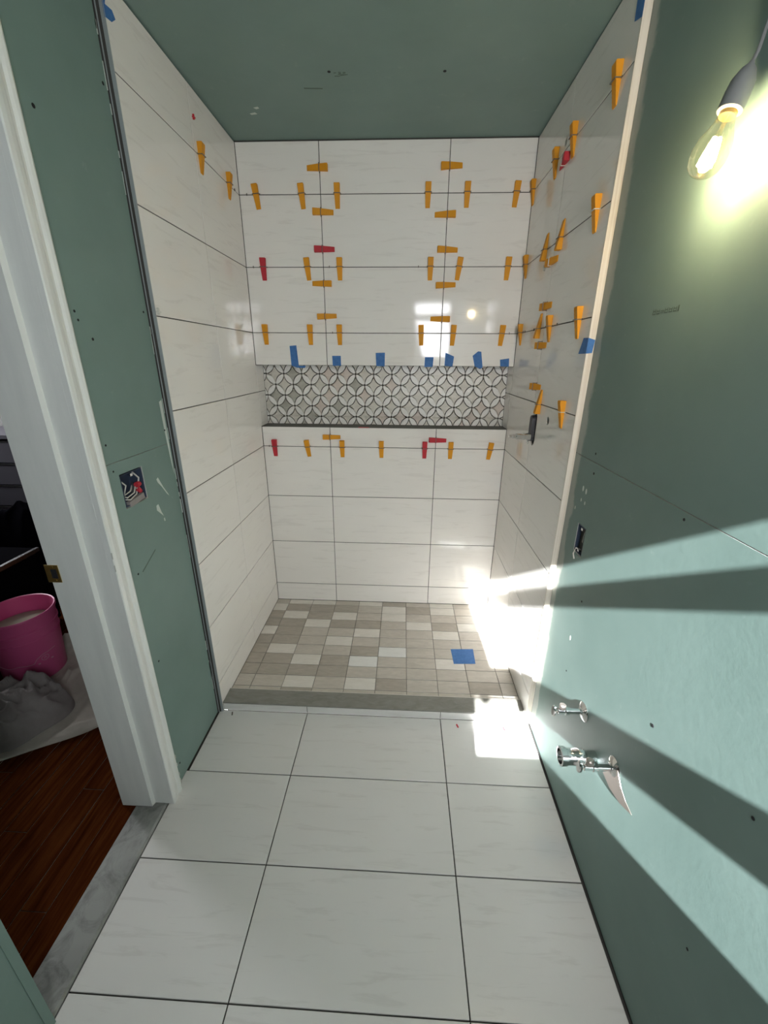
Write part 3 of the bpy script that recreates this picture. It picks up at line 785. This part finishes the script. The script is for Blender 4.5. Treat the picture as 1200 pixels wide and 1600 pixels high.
tape([(-0.920, 2.47), (-0.90, 2.462), (-0.9083, 2.4426), (-0.8776, 2.4476), (-0.8674, 2.4342), (-0.8877, 2.4178), (-0.9150, 2.4130), (-0.9190, 2.4100)], F_left(0, 0), 'blue tape at the top of the left tile edge', 'blue tape on the tile edges')
def FR0(): return frame((XR-0.0010, 0, 0), (0, -1, 0), (0, 0, 1))
tape([(0.868, 2.4700), (0.9148, 2.4700), (0.9148, 2.3850), (0.8722, 2.3993)], FR0(), 'blue tape at the top of the pale right edge strip', 'blue tape on the tile edges')
ts = tape([(0.8773, 1.6315), (0.9146, 1.6300), (0.9146, 1.5830), (0.8537, 1.5828)], FR0(), 'blue tape folded over the pale edge strip at mid height on the right', 'blue tape on the tile edges')
bpy.context.view_layer.update()
ob('fold', mesh('fold', [(XR-0.0014, -0.9152, 1.6300), (BR-0.001, -0.9152, 1.6240), (BR-0.003, -0.9152, 1.6020), (BR-0.004, -0.9152, 1.5850), (XR-0.0014, -0.9152, 1.5830),
    (XR-0.0014, -0.9158, 1.6300), (BR-0.001, -0.9158, 1.6240), (BR-0.003, -0.9158, 1.6020), (BR-0.004, -0.9158, 1.5850), (XR-0.0014, -0.9158, 1.5830)],
    [(4,3,2,1,0), (5,6,7,8,9), (0,1,6,5), (1,2,7,6), (2,3,8,7), (3,4,9,8), (4,0,5,9)], M_tape), ts, ts.matrix_world.inverted())
tape([(0.4108, -0.4571), (0.5371, -0.4503), (0.5321, -0.5697), (0.4153, -0.5759)], F_floor(0, 0, 0.0328), 'square blue tape covering the drain in the shower floor', 'blue tape over the drain')

# ------------------------------------------------------------------ SHOWER VALVE
sv = empty('shower_valve', M=F_right(SLOTY, 1.274)); tag(sv, 'black shower valve body with a chrome stub in the slot of the right wall', 'valve')
def rslot(y, z0, z1, r, n=8):
    return [(y+r*math.cos(pi*k/n), z1+r*math.sin(pi*k/n)) for k in range(n+1)] + [(y+r*math.cos(pi+pi*k/n), z0+r*math.sin(pi+pi*k/n)) for k in range(n+1)]
poly_slab('plaster_guard', rslot(-0.008, -0.040, 0.040, 0.019), 0.026, M_abs, sv, None, 0.002, -0.012)
MB().lathe([(0.016, 0.0), (0.016, 0.030), (0.0135, 0.032), (0.0135, 0.062), (0.009, 0.064), (0.009, 0.078), (0.0065, 0.080), (0.0065, 0.094)], 20).build('stub', M_chrome, sv, Matrix.Translation((0, -0.036, 0.012)), True)
MB().lathe([(0.008, 0), (0.008, 0.006), (0.005, 0.008)], 12).build('screw', M_chrome, sv, Matrix.Translation((0, -0.062, 0.017)), True)

# ------------------------------------------------------------------ ANGLE STOPS AND DRAIN
def angle_stop(y, z, label, L=0.100, s=1.0):
    # local z points into the room (n), local y up
    o = empty('shutoff_valve', M=F_right(y, z, BR)); tag(o, label, 'valve', 'chrome shutoff valves on the green wall')
    MB().lathe([(0.031, 0.0), (0.031, 0.0015), (0.024, 0.006), (0.012, 0.010), (0.012, 0.012)], 28).build('escutcheon', M_chrome, o, None, True)
    MB().lathe([(0.0085, 0.010), (0.0085, 0.052)], 18).build('supply_tube', M_chrome, o, None, True)
    b = MB().lathe([(0.012, 0.048), (0.0125, 0.050), (0.0125, 0.060), (0.010, 0.062), (0.010, 0.080), (0.0105, 0.084)], 18)
    b.build('body', M_chrome, o, None, True)
    MB().lathe([(0.0075, 0.0), (0.0075, 0.006), (0.0105, 0.0065), (0.0105, 0.018), (0.007, 0.021)], 14, frame((0, 0.006, 0.070), (1, 0, 0), (0, 0, -1))).build('outlet_nut', M_steel, o, None, True)
    MB().lathe([(0.0045, 0.084), (0.0045, 0.092)], 12).build('stem', M_chrome, o, None, True)
    T = Matrix.Diagonal((0.62, 1.25, 1, 1))
    MB().lathe([(0.014, 0.090), (0.0165, 0.0915), (0.0165, 0.0975), (0.014, 0.100), (0.004, 0.100)], 22, T).build('oval_handle', M_chrome, o, None, True)
    return o
angle_stop(-1.3122, 0.4898, 'upper chrome shutoff valve with a round escutcheon on the green wall')
angle_stop(-1.5165, 0.4999, 'lower chrome shutoff valve nearer the camera, in front of the drain stub')
dn = empty('drain_stub', M=F_right(-1.425, 0.425, BR)); tag(dn, 'wide chrome drain stub between the two shutoff valves on the green wall', 'pipe')
MB().lathe([(0.0200, 0.0), (0.0200, 0.030), (0.0255, 0.036), (0.0255, 0.060), (0.0240, 0.062), (0.0240, 0.088), (0.0275, 0.090), (0.0275, 0.106), (0.022, 0.107), (0.022, 0.085)], 26).build('pipe', M_chrome, dn, None, True)
es = empty('escutcheon_shadow_glint', M=F_right(-1.560, 0.430, BR)); tag(es, 'tapering brownish slab standing in for shadow and reflection of the lower escutcheon', 'plate')
BP = [(-0.0736, 0.0149), (-0.0219, 0.0904), (0.0082, 0.0605), (0.0337, 0.0482), (0.0653, 0.0424), (0.0166, 0.0158), (-0.0343, 0.0062)]
poly_slab('blade', BP[::-1] if sum(BP[q-1][0]*BP[q][1]-BP[q][0]*BP[q-1][1] for q in range(len(BP))) < 0 else BP, 0.0016, M_steel, es, Matrix.Rotation(0.04, 4, 'Y'), 0.0005, 0.004)  # thin slab stands in for the escutcheon's shadow and reflection on the wall

# ------------------------------------------------------------------ ELECTRICAL BOXES
def ebox(M, w, h, label, inner, nut):
    o = empty('electrical_box', M=M); tag(o, label, 'electrical box')
    d = 0.05; t = 0.002
    b = MB().box((-w/2, -h/2, -d), (w/2, h/2, -d+t)).box((-w/2, -h/2, -d), (-w/2+t, h/2, -0.001)).box((w/2-t, -h/2, -d), (w/2, h/2, -0.001)).box((-w/2, -h/2, -d), (w/2, -h/2+t, -0.001)).box((-w/2, h/2-t, -d), (w/2, h/2, -0.001))
    b.build('box', M_blue, o)
    for s in (-1, 1): MB().box((-0.006, s*(h/2-0.010)-0.004, -0.004), (0.006, s*(h/2-0.010)+0.004, -0.001)).build('screw_tab', M_silver, o)
    return o
eb = ebox(FL(-1.169, 1.181), 0.104, 0.100, 'open electrical box with wires and a red wire nut in the left green wall', 0, 1)
for k, (pts, m, r) in enumerate([
    ([(-0.03, 0.045, -0.04), (-0.02, 0.01, -0.012), (-0.03, -0.02, -0.018), (-0.005, -0.012, -0.012), (0.02, 0.0, -0.02)], M_wirew, 0.0022),
    ([(-0.045, -0.01, -0.03), (-0.03, -0.026, -0.008), (0.0, -0.018, -0.004), (0.02, -0.002, -0.01)], M_wirew, 0.0022),
    ([(-0.045, -0.03, -0.03), (-0.02, -0.035, -0.006), (0.01, -0.025, -0.004), (0.028, -0.006, -0.01)], M_wirew, 0.0020),
    ([(0.0, -0.045, -0.03), (0.0, -0.02, -0.010), (0.012, 0.0, -0.012), (0.02, 0.01, -0.02)], M_abs, 0.0025),
    ([(0.035, 0.048, -0.03), (0.038, 0.02, -0.006), (0.03, 0.002, -0.006)], M_wirew, 0.0025)]):
    MB().tube(pts, r, 6).build('wire', m, eb, None, True)
MB().lathe([(0.0085, 0), (0.0095, 0.004), (0.0075, 0.018), (0.004, 0.022)], 8, frame((0.016, 0.002, -0.004), (0, 1, 0), (0, 0, 1))).build('wire_nut', M_red, eb, None, True)
MB().lathe([(0.007, 0), (0.008, 0.004), (0.006, 0.015), (0.003, 0.018)], 8, frame((0.018, -0.010, -0.003), (0.5, 0.6, 0.6), (-0.6, 0.5, 0.6))).build('wire_nut', M_red, eb, None, True)
MB().box((-0.04, -0.052, -0.012), (0.035, -0.034, 0.0005), Matrix.Rotation(0.12, 4, 'Z')).build('torn_board', M_clothg, eb)
eb2 = ebox(frame((BR, -1.0625, 0.990), (0, -1, 0), (0, 0, 1)), 0.058, 0.098, 'narrow open electrical box in the right green wall above the sunlight', 0, 0)
for pts in ([(-0.02, 0.04, -0.03), (0.012, 0.03, -0.008), (0.016, 0.0, -0.004), (0.004, -0.02, -0.02)], [(0.0, -0.045, -0.03), (-0.012, -0.035, 0.002), (-0.002, -0.052, 0.012), (0.010, -0.066, 0.012)]):
    MB().tube(pts, 0.0024, 6).build('wire', M_wirew, eb2, None, True)

# ------------------------------------------------------------------ HANGING BULB
BC = Vector((0.662, -1.412, 1.918))
ax = Vector((0.30, 0.05, 1.0)).normalized()           # from glass towards the cord
q = Vector((0, 0, 1)).rotation_difference(ax).to_matrix().to_4x4(); q.translation = BC
hbulb = empty('hanging_bulb', M=q); tag(hbulb, 'lit clear filament bulb hanging from a cord beside the right green wall', 'light bulb', None)
prof = [(0.0005, -0.040), (0.010, -0.0385), (0.019, -0.034), (0.026, -0.026), (0.0300, -0.014), (0.0308, 0.0), (0.0285, 0.014), (0.0235, 0.027), (0.0185, 0.038), (0.0155, 0.048), (0.0140, 0.056)]
gl = MB().lathe(prof, 32, None, False).build('glass_bulb', M_glass, hbulb, None, True)
MB().lathe([(0.0135, 0.054), (0.0140, 0.056), (0.0130, 0.066), (0.0130, 0.078), (0.006, 0.080)], 20).build('screw_base', M_brass, hbulb, None, True)
MB().lathe([(0.0175, 0.060), (0.0200, 0.062), (0.0205, 0.085), (0.0190, 0.105), (0.012, 0.122), (0.005, 0.130), (0.004, 0.134)], 20).build('socket', M_rubber, hbulb, None, True)
MB().lathe([(0.0045, 0.020), (0.0035, 0.045), (0.008, 0.056)], 12).build('glass_stem', M_glass, gl, None, True)
for k in range(4):
    a = k*pi/2+0.4
    MB().tube([(0.013*math.cos(a), 0.013*math.sin(a), -0.018), (0.005*math.cos(a), 0.005*math.sin(a), 0.020)], 0.0042, 8).build('filament', M_fil, gl, None, True)
cord_pts = [(0, 0, 0.130), (0.002, 0.001, 0.150), (-0.004, 0.002, 0.20), (-0.030, 0.004, 0.30), (-0.085, 0.0, 0.45), (-0.130, 0.0, 0.58)]
MB().tube([Vector(p) for p in cord_pts] , 0.0030, 8).build('cord', M_rubber, hbulb, None, True)
bl = bpy.data.lights.new('bulb_light', 'POINT'); bl.energy = 6.5; bl.color = (1.0, 0.82, 0.53); bl.shadow_soft_size = 0.016
blo = bpy.data.objects.new('bulb_light', bl); COL.objects.link(blo); blo.parent = hbulb; blo.location = (0, 0, -0.002)

# ------------------------------------------------------------------ HALL: bucket, drop cloth, bags, case, chest
bk = empty('bucket', (-1.80, -0.70, 0.0068)); tag(bk, 'pink plastic bucket standing on the drop cloth beyond the doorway', 'bucket')
MB().lathe([(0.127, 0.0), (0.129, 0.003), (0.1440, 0.235), (0.1480, 0.237), (0.1480, 0.243), (0.1450, 0.246), (0.1465, 0.285), (0.1510, 0.288), (0.1510, 0.296), (0.1475, 0.298), (0.1490, 0.350),
            (0.1550, 0.352), (0.1560, 0.362), (0.1530, 0.368), (0.1480, 0.366), (0.1440, 0.340), (0.1260, 0.010), (0.10, 0.006)], 48, None, True).build('body', M_pink, bk, None, True)
MB().lathe([(0.139, 0.275), (0.13, 0.279), (0.06, 0.283), (0.004, 0.281)], 28).build('contents', M_clothw, bk, None, True)
def on_bucket(a, z, r0=0.0005):
    r = 0.130 + (0.144-0.130)*(z/0.235) + r0
    return Vector((r*math.cos(a), r*math.sin(a), z))
def stroke(pts, w, name, par):
    b = MB()
    for (a0, z0), (a1, z1) in zip(pts, pts[1:]):
        d = math.hypot((a1-a0)*0.14, z1-z0) or 1; nx, nz = -(z1-z0)/d*w/2/0.14, (a1-a0)*0.14/d*w/2
        P = [on_bucket(a0+nx, z0+nz), on_bucket(a1+nx, z1+nz), on_bucket(a1-nx, z1-nz), on_bucket(a0-nx, z0-nz)]
        Q = [on_bucket(a0+nx, z0+nz, 0.0012), on_bucket(a1+nx, z1+nz, 0.0012), on_bucket(a1-nx, z1-nz, 0.0012), on_bucket(a0-nx, z0-nz, 0.0012)]
        b.add(P+Q, [(0,1,2,3),(7,6,5,4),(0,4,5,1),(1,5,6,2),(2,6,7,3),(3,7,4,0)])
    return b.build(name, M_pinkp, par)
a0 = -0.35
stroke([(a0-1.6+k*0.1, 0.118+0.004*math.sin(k)) for k in range(13)] + [(a0-0.30, 0.135), (a0-0.12, 0.150), (a0+0.1, 0.152), (a0+0.35, 0.156)], 0.0022, 'printed_line', bk)
stroke([(a0-0.30, 0.104), (a0+0.20, 0.104)], 0.006, 'printed_bar', bk)
stroke([(a0-0.05+0.12*math.cos(t*pi/6), 0.127+0.014*math.sin(t*pi/6)) for t in range(13)], 0.002, 'printed_badge', bk)
stroke([(a0-0.09, 0.123), (a0-0.05, 0.133), (a0-0.01, 0.123)], 0.002, 'printed_badge', bk)

def heap(name, cx, cy, outline, hfun, mat, label, cat, nr=26, na=72, z0=0.002, group=None):
    """draped cloth: radial grid with real folds; outline(a) radius, hfun(x,y,t) height"""
    v = [(cx, cy, z0+hfun(cx, cy, 0))]; f = []
    for i in range(1, nr+1):
        t = i/nr
        for k in range(na):
            a = 2*pi*k/na; r = outline(a)*t; x, y = cx+r*math.cos(a), cy+r*math.sin(a)
            v.append((x, y, z0 + max(0, hfun(x, y, t))))
    for k in range(na): f.append((0, 1+k, 1+(k+1) % na))
    for i in range(nr-1):
        b = 1+i*na
        for k in range(na): f.append((b+k, b+na+k, b+na+(k+1) % na, b+(k+1) % na))
    # skirt down to the floor
    b = 1+(nr-1)*na; n0 = len(v)
    for k in range(na): p = v[b+k]; v.append((p[0], p[1], z0))
    for k in range(na): f.append((b+k, n0+k, n0+(k+1) % na, b+(k+1) % na))
    o = ob(name, mesh(name, v, f, mat, True)); return tag(o, label, cat, group)
from mathutils import noise as mn
def nz(x, y, s, k=0): return mn.noise(Vector((x*s, y*s, k)))
pts_out = {}
def outl(a):      # drop cloth outline about (-1.70,-0.70)
    return (0.44 + 0.08*math.cos(a+0.9) + 0.03*math.sin(3*a+1.0) + 0.012*math.sin(7*a)) * (1 if math.cos(a) > 0 else 1-0.28*math.cos(a)**2)
def hcloth(x, y, t):
    h = 0.004 + 0.018*abs(nz(x, y, 5, 1)) + 0.028*(1-abs(nz(x+0.1*nz(x, y, 6, 8), y, 6.5, 2)))**8
    d = min(math.hypot(x+1.80, y+0.70)-0.145, math.hypot(x+1.62, y+1.02)-0.235)
    if x < -1.99 or d < 0: return 0.004
    h = 0.004 + h*min(1, d/0.06)
    return h + min(1, d/0.05)*0.030*math.exp(-((t-0.93)/0.035)**2)*(0.6+0.5*nz(x, y, 6, 5))
heap('drop_cloth', -1.62, -0.72, outl, hcloth, M_cloth, 'beige canvas drop cloth spread under the pink bucket on the hardwood', 'cloth', 40, 120)
def outg(a): return 0.195 + 0.018*math.sin(2*a+0.5) + 0.012*math.sin(5*a)
def hg(x, y, t):
    rid = (1-abs(nz(x+0.08*nz(x, y, 8, 2), y*1.5, 7, 9)))**7 + 0.6*(1-abs(nz(x*1.4-y, y+x*0.5, 10, 4)))**6
    return 0.12*(1-t*t)**0.6 + 0.060*rid*(1-t**6) + 0.005
heap('bundled_cloth', -1.62, -1.02, outg, hg, M_clothg, 'bundled grey canvas lying in front of the pink bucket', 'cloth', 30, 90, 0.0075)
def outw(a): return 0.105 + 0.010*math.sin(3*a)
heap('cream_cloth', -1.54, -1.36, outw, lambda x, y, t: 0.10*(1-t*t)**0.6 + 0.02*(1-abs(nz(x, y, 7, 3)))**3*(1-t**3), M_clothw, 'cream canvas fold at the left picture edge below the grey bundle', 'cloth', 20, 60, 0.001)
# black sheet lump behind, dark case with a bright aluminium edge
def outb(a): return 0.245 + 0.015*math.sin(2*a+1) + 0.02*math.sin(5*a+0.3)
heap('black_bag', -2.36, 0.05, outb, lambda x, y, t: (0.68+0.10*nz(x, y, 4, 4))*(1-t**6)**1.0*(1-0.25*t) + 0.03*(1-abs(nz(x, y, 11, 4)))**3, M_bag, 'black plastic sheeting heaped behind the dark case in the next room', 'bag', 24, 80, 0.0)
cs = empty('tool_case', (-2.22, -0.66, 0.0)); tag(cs, 'dark hard case with a bright aluminium edge behind the pink bucket', 'case')
MB().box((-0.18, -0.36, 0.03), (0.175, 0.40, 0.485)).build('body', M_case, cs)
MB().box((0.165, -0.37, 0.475), (0.185, 0.41, 0.500)).build('edge_rail', M_silver, cs)
MB().box((0.165, 0.385, 0.02), (0.190, 0.41, 0.476)).build('corner_rail', M_case, cs)
MB().box((-0.19, -0.37, 0.484), (0.166, 0.41, 0.495)).build('lid', M_case, cs)
for s in (-0.30, 0.34): MB().lathe([(0.02, 0), (0.02, 0.03)], 12).build('foot', M_abs, cs, Matrix.Translation((0.12, s, 0.0)))
for s in (-0.30, 0.34): MB().lathe([(0.02, 0), (0.02, 0.03)], 12).build('foot', M_abs, cs, Matrix.Translation((-0.12, s, 0.0)))
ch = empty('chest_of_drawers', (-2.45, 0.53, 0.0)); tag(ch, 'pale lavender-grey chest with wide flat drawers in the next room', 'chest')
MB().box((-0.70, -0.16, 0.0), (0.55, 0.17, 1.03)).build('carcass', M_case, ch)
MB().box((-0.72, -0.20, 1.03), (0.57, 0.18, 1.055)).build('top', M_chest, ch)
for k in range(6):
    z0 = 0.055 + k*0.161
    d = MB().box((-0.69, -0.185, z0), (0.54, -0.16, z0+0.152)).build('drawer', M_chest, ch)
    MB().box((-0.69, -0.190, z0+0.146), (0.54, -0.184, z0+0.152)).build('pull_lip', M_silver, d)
